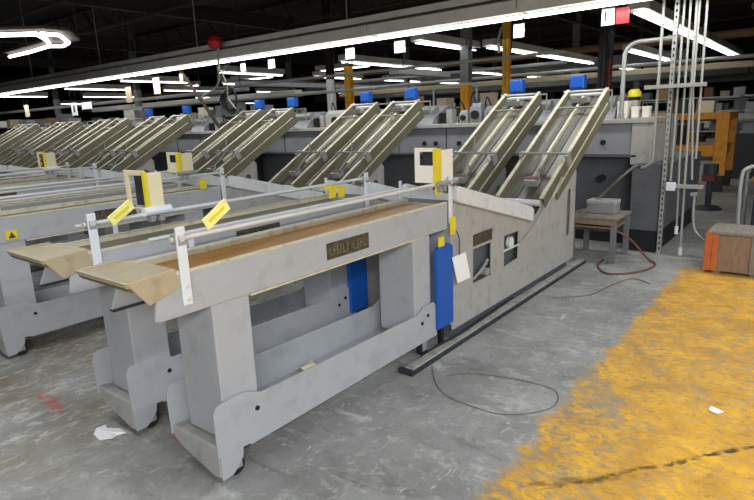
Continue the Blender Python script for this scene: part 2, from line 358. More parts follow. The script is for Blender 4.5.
# ------------------------------------------------------------------ inclined loader (local y = 0 at near face)
TH = math.atan2(2.066-.965, 7.487-5.5)
DX, DZ = math.cos(TH), math.sin(TH)
def incl(s, h): return (5.5+DX*s-DZ*h, .965+DZ*s+DX*h)      # s along the slope, h above rail top line
SL = 2.28
def inclined_loader():
    O = (5, 0, 0); W = .47
    root = thing('inclined_loader', '', 'conveyor', (5, 0, 0), 0, 'inclined loaders climbing to the gathering machine')
    prof = [(3.76, .095), (3.76, 1.13), (3.80, 1.14), (5.30, .765), (5.45, .80), incl(.35, -.12), incl(1.05, -.13), (6.50, 1.20), (6.575, 1.12), (6.575, .095)]
    w1 = [(4.107, .40), (4.44, .40), (4.44, .70), (4.107, .70)]
    w1b = [(4.107, .725), (4.45, .725), (4.45, .825), (4.107, .825)]
    w2 = [(4.70, .41), (5.01, .43), (5.02, .70), (4.70, .705)]
    sl = [(6.30, .42), (6.36, .385), (6.42, .42), (6.43, .92), (6.37, .96), (6.31, .92)]
    sp = MB(O).sheet(prof, [w1, w2, sl], 0, .012).build('side_sheet', M['paint2'], root)
    MB(O).box(4.107, 4.45, -.004, 0, .725, .825).build('warning_plate', M['bronze'], sp)
    mm = MB(O); mm.box(4.69, 5.03, -.003, 0, .555, .575); mm.build('window_bar', M['pale'], sp); MB(O).cyl((4.83, .02, .62), (4.83, -.012, .62), .055, 18).build('window_knob', M['pale'], sp, smooth=True)
    m = MB(O)
    m.tube(smooth_path([(4.16, .03, .42), (4.25, -.01, .5), (4.35, -.01, .56), (4.40, .03, .5)]), .012, 8);
    v_ = m.build('valve_hose', M['galv'], root, smooth=True)
    MB(O).cyl((4.32, .03, .46), (4.32, -.03, .46), .035, 14).build('valve_knob', M['galv'], v_, smooth=True)
    MB(O).box(4.2, 4.45, .02, .03, .44, .455).build('valve_bracket', M['galv'], v_)
    MB(O).box(6.25, 6.48, .02, .03, .35, 1.0).build('slot_backing', M['side_olive'], root)
    MB(O).prism(prof, W-.012, W).build('side_sheet', M['paint2'], root)
    # inner box (dark), front face, back face
    MB(O).prism([(3.775, .16), (3.775, 1.10), (5.3, .72), (5.45, .75), incl(1.0, -.2), (6.55, 1.15), (6.55, .16)], .06, W-.03).build('drive_box', M['paint_dk'], root)
    m = MB(O); m.box(3.75, 3.76, .0, W, .14, 1.13); m.build('front_sheet', M['paint'], root, .003)
    MB(O).box(6.56, 6.577, 0, W, .125, 1.12).build('rear_sheet', M['paint2'], root)
    MB(O).box(3.80, 6.5, .05, W-.02, 0, .13).build('plinth', M['paint_dk'], root)
    # down-sloping bed with light side guides
    MB(O).prism([(3.78, 1.13), (5.33, .735), (5.36, .755), (3.80, 1.155)], .012, W-.012).build('sloping_bed', M['inbelt'], root)
    for ya in (-.035, W-.02):
        MB(O).prism([(3.82, 1.140), (3.80, 1.165), (3.80, 1.26), (3.84, 1.265), (5.24, .905), (5.30, .87), (5.28, .75)], ya, ya+.05).build('side_guide', M['pale'], root, .008)
    # incline
    def bar(s0, s1, h0, h1, y0, y1, name, mt, bev=.004):
        a = [incl(s0, h0), incl(s1, h0), incl(s1, h1), incl(s0, h1)]
        return MB(O).prism(a, y0, y1).build(name, mt, root, bev)
    for y in (-.045, W-.03):
        bar(0, SL, -.14, 0, y, y+.012, 'side_rail', M['side_olive'])
        bar(-.02, SL, -.012, .004, y, y+.042, 'side_rail_flange', M['cream'])
        bar(.35, SL, -.30, -.15, y+.016, y+.03, 'lower_rail', M['side_olive'])
        bar(.2, SL-.1, -.165, -.15, y-.004, y+.02, 'lower_rail_lip', M['cream'])
    bar(.05, SL-.02, -.10, -.085, .01, W-.03, 'slide_plate', M['inbelt'], 0)
    bar(.02, SL-.05, -.085, -.075, .13, .19, 'lift_belt', M['inbelt_dk'], 0)
    bar(.02, SL-.05, -.085, -.075, .29, .35, 'lift_belt', M['inbelt_dk'], 0)
    bar(.6, SL-.1, -.08, -.04, .225, .255, 'centre_bar', M['cream'], 0)
    bar(.35, SL+.02, -.30, -.29, .0, W, 'underside_plate', M['paint_dk'], 0)
    # crossbars, rollers
    for s, h, r in ((.72, .05, .014), (SL-.05, -.01, .022), (SL-.45, -.01, .012)):
        x, z = incl(s, h); MB(O).cyl((x, -.06, z), (x, W+.03, z), r, 12).build('cross_roller', M['galv'], root, smooth=True)
    for s in (.0, SL):
        x, z = incl(s, -.085); MB(O).cyl((x, .0, z), (x, W-.03, z), .035, 16).build('end_roller', M['steel'], root, smooth=True)
    for y in (-.05, W):
        x, z = incl(.72, -.02); MB(O).obox((x, y, z), (DX*.05, 0, DZ*.05), (0, .018, 0), (-DZ*.07, 0, DX*.07)).build('roller_bracket', M['galv'], root, .003)
    m = MB(O)
    x, z = incl(.72, .05); x2, z2 = incl(.3, -.03); m.tube([(x, .2, z), (x2, .2, z2)], .01, 8); m.tube([(x, .2, z), (x+.02, .2, z+.2)], .008, 8)
    m.obox((x2, .2, z2), (.05, 0, .02), (0, .07, 0), (-.02, 0, .035))
    m.build('pressure_arm', M['galv'], root, .003)
    x2, z2 = incl(.3, .01); MB(O).obox((x2, .2, z2), (DX*.03, 0, DZ*.03), (0, .075, 0), (-DZ*.006, 0, DX*.006)).build('red_pad', M['cable_red'], root)
    x, z = incl(SL-.25, -.02); m = MB(O); m.box(x-.05, x+.05, .12, .34, z-.03, z+.03); m.build('sensor_block', M['galv'], root, .006)
    return root
IN = [(2.24, 'nearest inclined loader, beside the small wooden table, pale rails over a grey sheet-metal pedestal'),
      (3.12, 'second inclined loader from the right, left partner of the one by the wooden table'),
      (5.05, 'right loader of the middle pair, just left of the white guide box'),
      (5.88, 'left loader of the middle pair, below the round-edged blue box'),
      (7.88, 'right loader of the third pair, next to the tall dark gap'),
      (8.77, 'left loader of the third pair, under the hanging tangled cable'),
      (11.20, 'right loader of the fourth pair, upper left, left of the dark gap'),
      (12.10, 'left loader of the fourth pair, upper left of the picture'),
      (13.75, 'right loader of the fifth pair, far back at left'),
      (14.62, 'left loader of the fifth pair, far back at left'),
      (16.30, 'right loader of the sixth pair, near the left edge far back'),
      (17.15, 'left loader of the sixth pair, near the left edge far back'),
      (19.1, 'right loader of the last pair, at the left edge of the view'),
      (19.95, 'leftmost and farthest inclined loader, at the left edge of the view')]
il = inclined_loader()
for i, (y, lab) in enumerate(IN):
    o = il if i == 0 else copy_tree(il)
    o.location = (5, y, 0); o['label'] = lab

# ------------------------------------------------------------------ blue boxes low on the pedestal front, tags, stickers
def low_blue_box(y, label, x=3.49):
    d = x-3.51
    r = thing('blue_switch_box', label, 'box', (3.6+d, y-.075, 0), 0, 'blue boxes between conveyor and loader')
    MB((3.6, y-.075, 0)).box(3.51, 3.735, y-.02, y+.02, .19, .825).build('box_body', M['blue'], r, .006)
    m = MB((3.6, y-.075, 0)); m.box(3.53, 3.71, y-.015, y+.015, .825, .84); m.build('top_flange', M['blue'], r)
    m = MB((3.6, y-.075, 0)); m.box(3.54, 3.62, y-.012, y-.004, .84, .915); m.build('warning_tag', M['yellow'], r)
    m = MB((3.6, y-.075, 0)); m.box(3.60, 3.64, y+.016, y+.05, 0, .19); m.build('foot', M['black'], r)
low_blue_box(2.22, 'tall blue box standing at the rear end of the nearest conveyor')
low_blue_box(3.05, 'tall blue box seen under the belt of the nearest conveyor', 3.43)
low_blue_box(5.04, 'tall blue box at the rear end of the third conveyor')
m = MB(); m.obox((3.825, 2.19, .615), (.103, 0, .0), (0, .003, 0), (-.04, 0, .115))
tag(m.build('paper_tag', M['paper']), 'white paper tag hanging tilted beside the nearest tall blue box', 'tag')
m = MB(); m.tube(smooth_path([(3.76, 2.2, .93), (3.79, 2.19, .86), (3.79, 2.19, .72)]), .004, 6)
tag(m.build('tag_string', M['black']), 'dark string holding the white paper tag by the blue box', 'string')
m = MB(); m.box(3.70, 3.78, 2.214, 2.219, .90, 1.04)
tag(m.build('yellow_sticker', M['yellow']), 'yellow label on the rear post of the nearest conveyor, above the blue box', 'label')
m = MB(); m.box(1.615, 1.70, 5.048, 5.058, .975, 1.045); st = m.build('warning_sticker', M['yellow'])
tag(st, 'square yellow sticker with dark symbol on the third conveyor side panel', 'sticker')
m = MB(); m.prism([(1.63, .985), (1.685, .985), (1.6575, 1.035)], 5.045, 5.048); m.build('dark_symbol', M['bronze'], st)
for k, (x, y, z, lab) in enumerate([(3.235, 3.0, 1.25, 'left yellow tag of the two at the rear of the second conveyor'), (3.34, 3.0, 1.245, 'right yellow tag of the two at the rear of the second conveyor'), (3.45, 5.0, 1.21, 'small yellow square tag at rear of the third conveyor')]):
    m = MB(); m.box(x-.04, x+.04, y, y+.004, z-.04, z+.05); m.box(x-.008, x+.008, y+.004, y+.1, z+.03, z+.05)
    tag(m.build('yellow_tag', M['yellow']), lab, 'tag', 'yellow tags at the conveyor ends')
# folded yellow cards clipped on the rods
def rod_card(x, y, z, lab):
    r = thing('yellow_card', lab, 'tag', (x, y, z), 0, 'yellow cards clipped to the rods')
    m = MB(); m.obox((0, -.02, 0), (.068, 0, .042), (0, .003, .001), (-.014, 0, .026)); m.build('card', M['yellow_tag'], r)
    m = MB(); m.obox((.0, -.024, .0), (.045, 0, .027), (0, .001, 0), (-.004, 0, .006)); m.build('printed_line', M['yellow'], r)
    m = MB(); m.box(.035, .055, -.02, .02, .0, .03); m.build('clip', M['black'], r)
rod_card(1.60, 2.26, 1.39, 'pale yellow card clipped to the rod of the nearest conveyor')
rod_card(1.565, 3.09, 1.345, 'bright yellow card clipped to the rod of the second conveyor')

# white paper guide boxes on the rods
def guide_box(x, y, z, w, h, d, lab, plate, window):
    r = thing('paper_guide', lab, 'paper guide', (x, y, z), 0, 'guide boxes mounted on the rods')
    t = .012
    m = MB()
    # front frame plate (facing -x), spans y 0.1..d
    fr = [(0, 0), (d, 0), (d, h), (0, h)]
    fr = [(0, 0), (d, 0), (d, h), (0, h)]
    zb = h*.5 if window else .015
    m.prism_x([(0, 0), (d, 0), (d, h), (0, h), (0, h-.03), (d-.045, h-.03), (d-.045, zb), (.0, zb)], 0, t)
    m.build('front_frame', plate, r, .003)
    m = MB(); m.box(.0, w, -t, 0, 0, h*(.93)); m.build('side_plate', plate, r, .01)
    ys = .2 if window else .12
    m = MB(); m.prism_z([(-.006, .03 if window else .01), (-.006, -t-.003), (w*ys, -t-.003), (w*ys, -t), (0, -t), (0, .03 if window else .01)], 0.0, h*.98); m.build('yellow_strip', M['yellow'], r)
    m = MB(); m.box(.03, .04, .02, d-.06, h*.1, h*.92); m.build('dark_backing', M['mach_dk'], r)
    m = MB(); m.cyl((-.04, -.03, -.0), (w+.02, -.03, 0), .020 if window else .026, 14); m.build('clamp_sleeve', M['galv'] if window else M['white_met'], r, smooth=True)
    if w > .2: MB().box(-.02, .07, .0, .004, -.085, -.0).build('yellow_reflection', M['yellow'], r)  # yellow block standing in for a yellow reflection below the box
    for a in (0, .06): MB().box(a, a+.03, -.03, .02, -.065, -.02).build('clamp_block', M['galv'], r, .004)
    return r
guide_box(3.60, 2.268, 1.31, .22, .265, .20, 'white guide box with black square window and yellow strip on the nearest conveyor', M['white'], True)
guide_box(1.74, 3.10, 1.325, .11, .235, .22, 'cream guide box with yellow edge on the second conveyor, near its left end', M['cream_plate'], False)
guide_box(3.25, 5.09, 1.345, .16, .21, .2, 'cream guide box with yellow edge on the third conveyor, in front of dark gap', M['cream_plate'], True)
guide_box(3.12, 7.91, 1.335, .14, .22, .2, 'small cream guide box at upper left, in front of the far loaders', M['cream_plate'], False)

# ------------------------------------------------------------------ gathering machine (long body)
gm = thing('gathering_machine', 'long grey gathering machine running across the back behind the inclined loaders', 'machine', (8.4, 10, 0))
O = (8.4, 10, 0)
YA, YB = 1.72, 27.0
MB(O).box(7.9, 9.2, YA, YB, 1.215, 1.62).build('upper_body', M['mach'], gm, .01)
MB(O).box(7.84, 9.25, YA-.02, YB, 1.62, 1.685).build('top_slab', M['paint2'], gm, .01)
MB(O).box(8.12, 9.1, YA+.3, YB, .12, 1.215).build('lower_body', M['paint_dk'], gm)
MB(O).box(8.02, 9.0, YA+.3, YB, 0.0, .12).build('plinth', M['black'], gm)
MB(O).box(7.86, 9.2, YA-.01, YA+.27, 1.09, 1.62).build('end_column', M['paint2'], gm, .01)
eb = MB(O).box(7.63, 10.2, 1.53, 1.90, .28, 1.12).build('end_cabinet', M['paint_dk'], gm, .012)
MB(O).box(7.66, 10.1, 1.56, 1.88, 0, .28).build('cabinet_plinth', M['black'], gm)
m = MB(O); m.box(7.86, 7.9, 1.92, YB, 1.19, 1.215); m.build('body_trim', M['paint_dk'], gm)
y = 2.9; k = 0
while y < YB-1:
    MB(O).box(7.893, 7.9, y, y+.012, 1.22, 1.62).build('panel_seam', M['mach_dk'], gm)
    y += .94
for y in (2.35, 4.55, 4.98, 5.2, 7.3, 7.6, 10.1, 10.5):
    MB(O).cyl((7.9, y, 1.38), (7.87, y, 1.38), .035, 14).build('round_knob', M['black'], gm, smooth=True)
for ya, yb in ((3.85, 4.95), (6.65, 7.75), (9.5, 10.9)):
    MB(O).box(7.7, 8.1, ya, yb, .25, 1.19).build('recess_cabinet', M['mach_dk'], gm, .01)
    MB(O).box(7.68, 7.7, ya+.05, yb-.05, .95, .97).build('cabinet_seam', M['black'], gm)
MB(O).cyl((8.12, 2.4, .88), (8.02, 2.4, .88), .05, 14).build('round_knob', M['black'], gm, smooth=True)

# feeder heads on the machine top, one behind each loader, with blue box on a stand
def feeder_head():
    r = thing('feeder_head', '', 'machine head', (8.2, 0, 1.685), 0, 'feeder heads along the machine top')
    m = MB(); m.prism([(-.35, 0), (.45, 0), (.45, .22), (.2, .30), (-.25, .12)], 0, .5); m.build('head_housing', M['mach'], r, .01)
    MB().cyl((-.12, .04, .2), (-.12, .46, .2), .08, 18).build('suction_drum', M['galv'], r, smooth=True)
    m = MB(); m.tube([(-.3, .05, .12), (-.3, .05, .36), (-.3, .42, .36), (-.3, .42, .12)], .014, 8); m.build('hoop_frame', M['galv'], r, smooth=True)
    m = MB(); m.box(-.2, -.1, -.12, -.05, 0, .17); m.build('side_bracket', M['black'], r, .005)
    m = MB(); m.box(-.1, .06, -.22, -.12, 0, .22); m.build('side_gearbox', M['paint2'], r, .01)
    return r
fh = feeder_head()
for i, (y, _) in enumerate(IN):
    o = fh if i == 0 else copy_tree(fh)
    o.location = (8.2, y-.02, 1.686)
    o['label'] = ['grey feeder head with drum on the machine top behind the nearest loader', 'grey feeder head with drum behind the second loader from the right'][i] if i < 2 else 'grey feeder head with drum on the machine top behind the farther loaders'
def blue_box(y, lab, rx=0, bw=.19):
    r = thing('blue_control_box', lab, 'box', (7.78, y, 1.685), 0, 'blue control boxes on stands above the machine')
    m = MB(); m.cyl((0, bw/2, 0), (0, bw/2, .40), .014, 8); m.box(-.05, .05, bw/2-.05, bw/2+.05, .0, .01); m.build('stand', M['galv'], r)
    m = MB(); m.box(-.06, .06, 0, bw, .40, .575); m.build('box_body', M['blue'], r, .012)
    m = MB(); m.box(-.066, -.06, .02, bw-.02, .42, .555); m.build('box_lid', M['blue'], r, .006)
for y, lab in ((2.58, 'blue control box above the nearest inclined loader, beside the black column'), (3.44, 'blue control box right of the tall yellow column'),
               (5.26, 'blue control box at the top of the middle pair, right one'), (6.20, 'blue control box at the top of the middle pair, left one'),
               (8.02, 'blue control box over the third pair of loaders, right one'), (8.98, 'blue control box over the third pair of loaders, left one'),
               (11.5, 'small dark blue control box right of the white sign pair at upper left'), (13.1, 'small dark blue control box far back at upper left')):
    blue_box(y, lab)

# assorted gear standing on the machine top between pairs
def gear_box(y, x, w, d, h, lab, mt, z=1.686):
    r = thing('machine_gearbox', lab, 'machine part', (x, y, z), 0, 'gear on the machine top')
    m = MB(); m.box(-d/2, d/2, 0, w, 0, h*.8); m.prism([(-d/2, h*.8), (d/2, h*.8), (d/3, h), (-d/3, h)], .02, w-.02); m.build('gear_housing', mt, r, .01)
    m = MB(); m.cyl((-d/2-.04, w*.5, h*.4), (-d/2, w*.5, h*.4), h*.22, 16); m.build('hand_wheel', M['black'], r, smooth=True)
    m = MB(); m.tube(smooth_path([(0, w*.8, h), (0, w*.8+.05, h+.12), (.0, w*.8+.09, h+.1), (0, w*.8+.11, 0)]), .012, 6); m.build('air_hose', M['rubber'], r, smooth=True)
gear_box(3.98, 8.2, .22, .3, .24, 'grey gearbox on the machine top right of the white guide box', M['mach'])
gear_box(4.25, 8.2, .2, .3, .3, 'taller grey gearbox by the half yellow column', M['mach'])
gear_box(4.55, 8.3, .16, .25, .2, 'low grey gearbox nearest the middle pair of loaders', M['paint2'])
gear_box(7.0, 8.2, .5, .4, .3, 'wide pale gearbox between middle and third pair', M['paint2'])
gear_box(6.68, 8.3, .2, .3, .22, 'narrow grey gearbox beside the wide pale one', M['mach'])
gear_box(9.9, 8.3, .45, .4, .3, 'wide pale gearbox under the tangled cable', M['paint2'])
gear_box(10.5, 8.2, .3, .3, .2, 'dark gearbox left of the tangled cable', M['mach_dk'])

# white boxes, beacon on the machine end
def carton(name, x, y, z, w, d, h, mt, lab, cat='box', group=None):
    r = thing(name, lab, cat, (x, y, z), 0, group)
    MB().box(-d/2, d/2, 0, w, 0, h).build('body', mt, r, .006)
    MB().box(-d/2-.003, d/2+.003, -.003, w+.003, h-.04, h+.002).build('lid', mt, r, .003)
carton('white_box', 7.98, 2.07, 1.687, .13, .14, .215, M['white'], 'taller white box at the machine end, left of the pair by the beacon')
carton('white_box', 7.98, 1.94, 1.687, .085, .12, .14, M['white'], 'small white box below the yellow beacon, between two others')
carton('white_box', 7.98, 1.81, 1.687, .085, .12, .14, M['white'], 'small white box rightmost on the machine end')
bc = thing('warning_beacon', 'yellow beacon with dark base above the white boxes on the machine end', 'beacon', (8.25, 2.08, 1.686))
m = MB(); m.cyl((0, 0, 0), (0, 0, .2), .02, 10); m.cyl((0, 0, .2), (0, 0, .27), .07, 16); m.build('base', M['black'], bc, smooth=True)
m = MB(); m.tube([(0, 0, .27), (0, 0, .33), (0, 0, .37)], [.085, .08, .05], 16); m.build('dome', M['yellow'], bc, smooth=True)
m = MB(); m.tube([(8.45, 2.3, 1.686), (8.45, 2.3, 1.9), (8.45, 2.3, 1.95)], [.06, .05, .02], 12)
tag(m.build('small_orange_lamp', M['orange'], smooth=True), 'small orange lamp left of the yellow beacon', 'lamp')

# ------------------------------------------------------------------ conduits
bend = [(7.75, 2.10, 1.686), (7.75, 2.10, 2.40)]+arc((7.75, 1.93, 2.43), .17, 0, 90, 8, 'yz')+[(7.75, 1.50, 2.60)]
r = thing('curved_conduit', 'thick grey conduit rising from the machine and bending right to the strut post', 'conduit', (7.75, 2.1, 1.686))
m = MB((7.75, 2.1, 1.686)); m.tube(bend, .027, 12); m.build('pipe', M['galv'], r, smooth=True)
m = MB((7.75, 2.1, 1.686)); m.cyl((7.75, 2.1, 1.69), (7.75, 2.1, 1.75), .036, 12); m.build('coupling', M['galv'], r, smooth=True)
m = MB((7.75, 2.1, 1.686)); m.cyl((7.75, 1.62, 2.6), (7.75, 1.56, 2.6), .036, 12); m.build('coupling', M['galv'], r, smooth=True)

cr = thing('conduit_rack', 'bundle of vertical grey conduits clamped to a perforated strut post, floor to ceiling', 'conduit rack', (7.6, 1.5, 0))
O = (7.6, 1.5, 0)
def perforated(m, y0, y1, z0, z1, x):   # channel strut seen from -x with slots along z
    hs = []; z = z0+.06
    yc = (y0+y1)/2
    while z < z1-.06:
        hs.append((z, z+.035)); z += .07
    m.box(x, x+.004, y0, yc-.009, z0, z1); m.box(x, x+.004, yc+.009, y1, z0, z1)
    p = z0
    for a, b in hs: m.box(x, x+.004, yc-.009, yc+.009, p, a); p = b
    m.box(x, x+.004, yc-.009, yc+.009, p, z1)
    m.box(x, x+.04, y0, y0+.004, z0, z1); m.box(x, x+.04, y1-.004, y1, z0, z1)
m = MB(O); perforated(m, 1.485, 1.54, 0.0, ZC-.7, 7.58); m.box(7.612, 7.618, 1.487, 1.538, 0, .02); m.build('strut_post', M['galv'], cr)
m = MB(O); m.box(7.55, 7.66, 1.46, 1.565, 0, .012); m.build('foot_plate', M['galv'], cr)
m = MB(O); m.box(7.535, 7.575, 1.14, 1.80, 2.02, 2.065); m.build('cross_strut', M['galv'], cr, .003)
m = MB(O); m.box(7.535, 7.575, 1.08, 1.50, .85, .895); m.build('cross_strut', M['galv'], cr, .003)
m = MB(O); m.box(7.50, 7.545, 1.37, 1.47, .82, .92); m.build('junction_box', M['white_met'], cr, .005)
def pipe(pts, r=.014, cp=()):
    p = MB(O).tube(pts, r, 10).build('conduit', M['galv'], cr, smooth=True)
    for (y, z) in cp: MB(O).cyl((7.59, y, z), (7.59, y, z+.1), r+.009, 10).build('coupling', M['white_met'], p, smooth=True)
ZT = ZC-.7
pipe([(7.59, 1.655, ZT), (7.59, 1.655, 1.18)]+[(7.59, 1.655+q*.12, 1.18-math.sin(q*math.pi/2)*.1) for q in (.2, .5, .8, 1)]+[(7.66, 1.80, 1.09)], .017)
pipe([(7.59, 1.44, ZT), (7.59, 1.44, .93)], .014)
pipe([(7.59, 1.395, ZT), (7.59, 1.36, 1.2), (7.59, 1.335, .45), (7.59, 1.33, .3)], .013, [(1.333, .28)])
pipe([(7.59, 1.345, ZT), (7.59, 1.27, .0)], .015, [(1.272, .02)])
pipe([(7.59, 1.295, ZT), (7.59, 1.28, 2.0), (7.59, 1.21, .95)], .013)
pipe([(7.59, 1.235, ZT), (7.59, 1.19, 1.2)], .014)
pipe(smooth_path([(7.6, 1.17, .78), (7.6, 1.165, .5), (7.6, 1.12, .32), (7.6, .98, .2), (7.62, .90, .18)]), .016)
m = MB(O); m.box(7.56, 7.62, 1.14, 1.21, .76, .80); m.build('coupling', M['galv'], cr)

# ------------------------------------------------------------------ floor bar, table, crate
fb = thing('floor_rail', 'low scuffed steel rail on the floor alongside the nearest loader', 'rail', (5, 2.18, 0))
m = MB((5, 2.18, 0)); m.box(3.06, 6.75, 2.155, 2.225, .0, .045); m.build('rail_bar', M['dirty_steel'], fb, .004)
m = MB((5, 2.18, 0)); m.box(3.03, 6.75, 2.14, 2.155, .0, .03); m.build('rail_lip', M['mach_dk'], fb)
m = MB((5, 2.18, 0)); m.box(3.03, 3.06, 2.15, 2.26, .0, .04); m.build('cross_piece', M['mach_dk'], fb)

tb = thing('work_table', 'small worn wooden-topped table beside the nearest inclined loader', 'table', (7.0, 1.95, 0))
O = (7.0, 1.95, 0)
MB(O).box(6.80, 7.42, 1.82, 2.42, .525, .56).build('table_top', M['wood'], tb, .005)
MB(O).box(6.84, 7.40, 1.86, 2.38, .42, .44).build('shelf', M['rust'], tb, .004)
m = MB(O); m.box(6.80, 6.82, 1.84, 2.40, .47, .535); m.build('apron', M['rust'], tb)
for x, y in ((6.86, 1.87), (7.42, 1.87), (6.86, 2.36), (7.42, 2.36)):
    MB(O).box(x-.03, x+.03, y-.03, y+.03, 0, .53).build('leg', M['colgrey'], tb, .004)
cb = thing('grey_toolbox', 'dusty grey box lying on the small worn table', 'box', (7.15, 2.0, .561))
m = MB(); m.box(-.1, .12, -.08, .26, 0, .16); m.build('body', M['mach'], cb, .012)
m = MB(); m.box(-.105, .125, -.085, .265, .12, .165); m.build('lid', M['paint2'], cb, .01)
m = MB(); m.box(-.112, -.1, .06, .12, .09, .14); m.build('latch', M['galv'], cb, .002)

kr = thing('wooden_crate', 'weathered crate with orange left end on the yellow floor edge at right', 'crate', (7.15, .5, 0))
O = (7.15, .5, 0)
m = MB(O); m.box(6.97, 7.45, .06, .86, .03, .44); m.build('crate_body', M['rust'], kr, .006)
m = MB(O); m.box(6.95, 7.47, .86, .93, .03, .45); m.box(6.95, 6.97, .80, .86, .03, .45); m.build('orange_end', M['orange'], kr, .006)
m = MB(O); m.box(6.94, 7.48, .04, .90, .44, .475); m.build('crate_lid', M['wood'], kr, .008)
m = MB(O); m.box(6.955, 6.97, .42, .50, .03, .44); m.build('batten', M['wood'], kr, .003)
for y in (.12, .45, .8): MB(O).box(6.99, 7.43, y-.04, y+.04, 0, .03).build('skid', M['wood'], kr)

# machine stand with bent pipe hoop at right edge
hs = thing('hoop_stand', 'pale bent-pipe stand with rags on it behind the crate at right edge', 'stand', (8.3, .6, 0))
O = (8.3, .6, 0)
m = MB(O); m.tube(smooth_path([(8.0, .72, .0), (8.0, .745, .5), (8.0, .75, .95), (8.02, .70, 1.06), (8.1, .55, 1.08), (8.1, .1, 1.07)], 6), .022, 10); m.build('pipe_frame', M['galv'], hs, smooth=True)
m = MB(O); m.tube([(8.5, .72, .0), (8.5, .74, .95), (8.45, .7, 1.05), (8.1, .66, 1.07)], .02, 10); m.build('pipe_frame', M['galv'], hs, smooth=True)
m = MB(O); m.box(8.1, 8.6, .05, .62, .0, .8); m.build('drum_body', M['mach_dk'], hs, .03)
m = MB(O)
for i in range(6):
    a = Vector((8.05+.05*random.random(), .62-.09*i, .93+.06*random.random())); m.tube([a-Vector((0, .05, .05)), a, a+Vector((.02, .05, -.04))], [.02, .05, .02], 8)
m.build('rag_heap', M['card'], hs, smooth=True)

# small floor stand in the mid distance (dark post with foot)
ps = thing('floor_stand', 'small dark post stand on the floor behind the conduit bundle', 'stand', (11.5, 1.55, 0))
m = MB(); m.cyl((0, 0, 0), (0, 0, .75), .05, 12); m.cyl((0, 0, .62), (0, 0, .8), .12, 14); m.build('post', M['mach_dk'], ps, smooth=True)
m = MB(); m.tube([(0, 0, 0), (0, 0, .06)], [.24, .16], 18); m.build('foot', M['mach_dk'], ps, smooth=True)
m = MB(); m.box(-.1, .1, -.08, .12, .5, .62); m.build('bracket', M['darkred'], ps, .01)

# yellow workbench
wb = thing('yellow_workbench', 'orange-yellow steel workbench frame behind the conduits at right', 'workbench', (14, 2.2, 0))
O = (14, 2.2, 0)
MB(O).box(13.9, 15.3, 1.62, 4.2, 1.52, 1.66).build('bench_top', M['bench'], wb, .01)
for x, y in ((13.95, 1.64), (15.2, 1.64), (13.95, 4.1), (15.2, 4.1)): MB(O).box(x-.06, x+.06, y-.02, y+.22, 0.35, 1.52).build('leg', M['bench'], wb, .008)
MB(O).box(13.98, 15.2, 1.7, 4.15, .75, .98).build('lower_shelf', M['bench'], wb, .01)
for x, y in ((13.95, 1.64), (15.2, 1.64), (13.95, 4.1), (15.2, 4.1)): MB(O).box(x-.05, x+.05, y, y+.2, 0, .35).build('foot', M['darkbrown'], wb)
carton('cream_canister', 14.2, 1.95, 1.661, .3, .3, .25, M['cream_plate'], 'cream container standing on the yellow workbench', 'container')
carton('dark_part_box', 14.3, 2.35, 1.661, .35, .3, .3, M['mach_dk'], 'dark box on the yellow workbench left of the cream container')
carton('grey_bin', 14.5, 2.5, .981, .5, .4, .4, M['black'], 'black bin on the lower shelf of the yellow workbench', 'bin')

# ------------------------------------------------------------------ cables, scraps
m = MB(); m.tube(smooth_path([(6.9, 1.95, .44), (6.98, 1.72, .30), (7.15, 1.55, .05), (7.0, 1.42, .012), (6.6, 1.5, .012), (6.35, 1.75, .012), (6.6, 1.95, .012), (6.95, 2.0, .012)]), .012, 8)
tag(m.build('power_cord', M['cable_red'], smooth=True), 'dull red cord looping from the small table onto the floor', 'cable')
m = MB(); m.tube(smooth_path([(7.66, 1.80, 1.08), (7.4, 1.80, 1.12), (7.2, 1.92, .99), (7.15, 2.14, .745), (6.9, 2.22, .62), (6.6, 2.25, .56)]), .015, 8)
tag(m.build('air_hose', M['dark_hose'], smooth=True), 'dark grey hose drooping from the machine end to the nearest loader', 'hose')
m = MB(); m.tube(smooth_path([(5.95, 2.18, 1.12), (5.4, 2.175, .78), (5.05, 2.17, .64), (4.9, 2.19, .60)]), .007, 6)
tag(m.build('thin_cable', M['galv'], smooth=True), 'thin pale cable running down the nearest loader side into its right window', 'cable')
m = MB(); m.tube(smooth_path([(3.262, 2.121, .006), (3.02, 1.93, .006), (2.913, 1.76, .006), (2.888, 1.56, .006), (2.90, 1.39, .006), (3.01, 1.25, .006), (3.155, 1.166, .006), (3.30, 1.18, .006), (3.387, 1.25, .006), (3.40, 1.38, .006), (3.375, 1.59, .006), (3.30, 1.82, .006), (3.18, 1.94, .006)]), .0032, 6)
tag(m.build('thin_wire', M['cable'], smooth=True), 'thin olive wire looped on the concrete next to the yellow paint', 'wire')
m = MB(); m.tube(smooth_path([(5.3, 1.9, .006), (5.5, 1.7, .006), (5.9, 1.62, .006), (6.3, 1.5, .006), (6.2, 1.3, .006)]), .006, 6)
tag(m.build('extension_cable', M['cable'], smooth=True), 'dark cord lying on the concrete in front of the small table', 'cable')
m = MB(); m.tube(smooth_path([(3.3, 2.26, .01), (3.5, 2.22, .056), (3.8, 2.20, .056), (4.3, 2.215, .056), (4.9, 2.235, .056)]), .01, 6)
tag(m.build('black_hose', M['rubber'], smooth=True), 'black hose along the foot of the nearest loader behind the floor rail', 'hose')
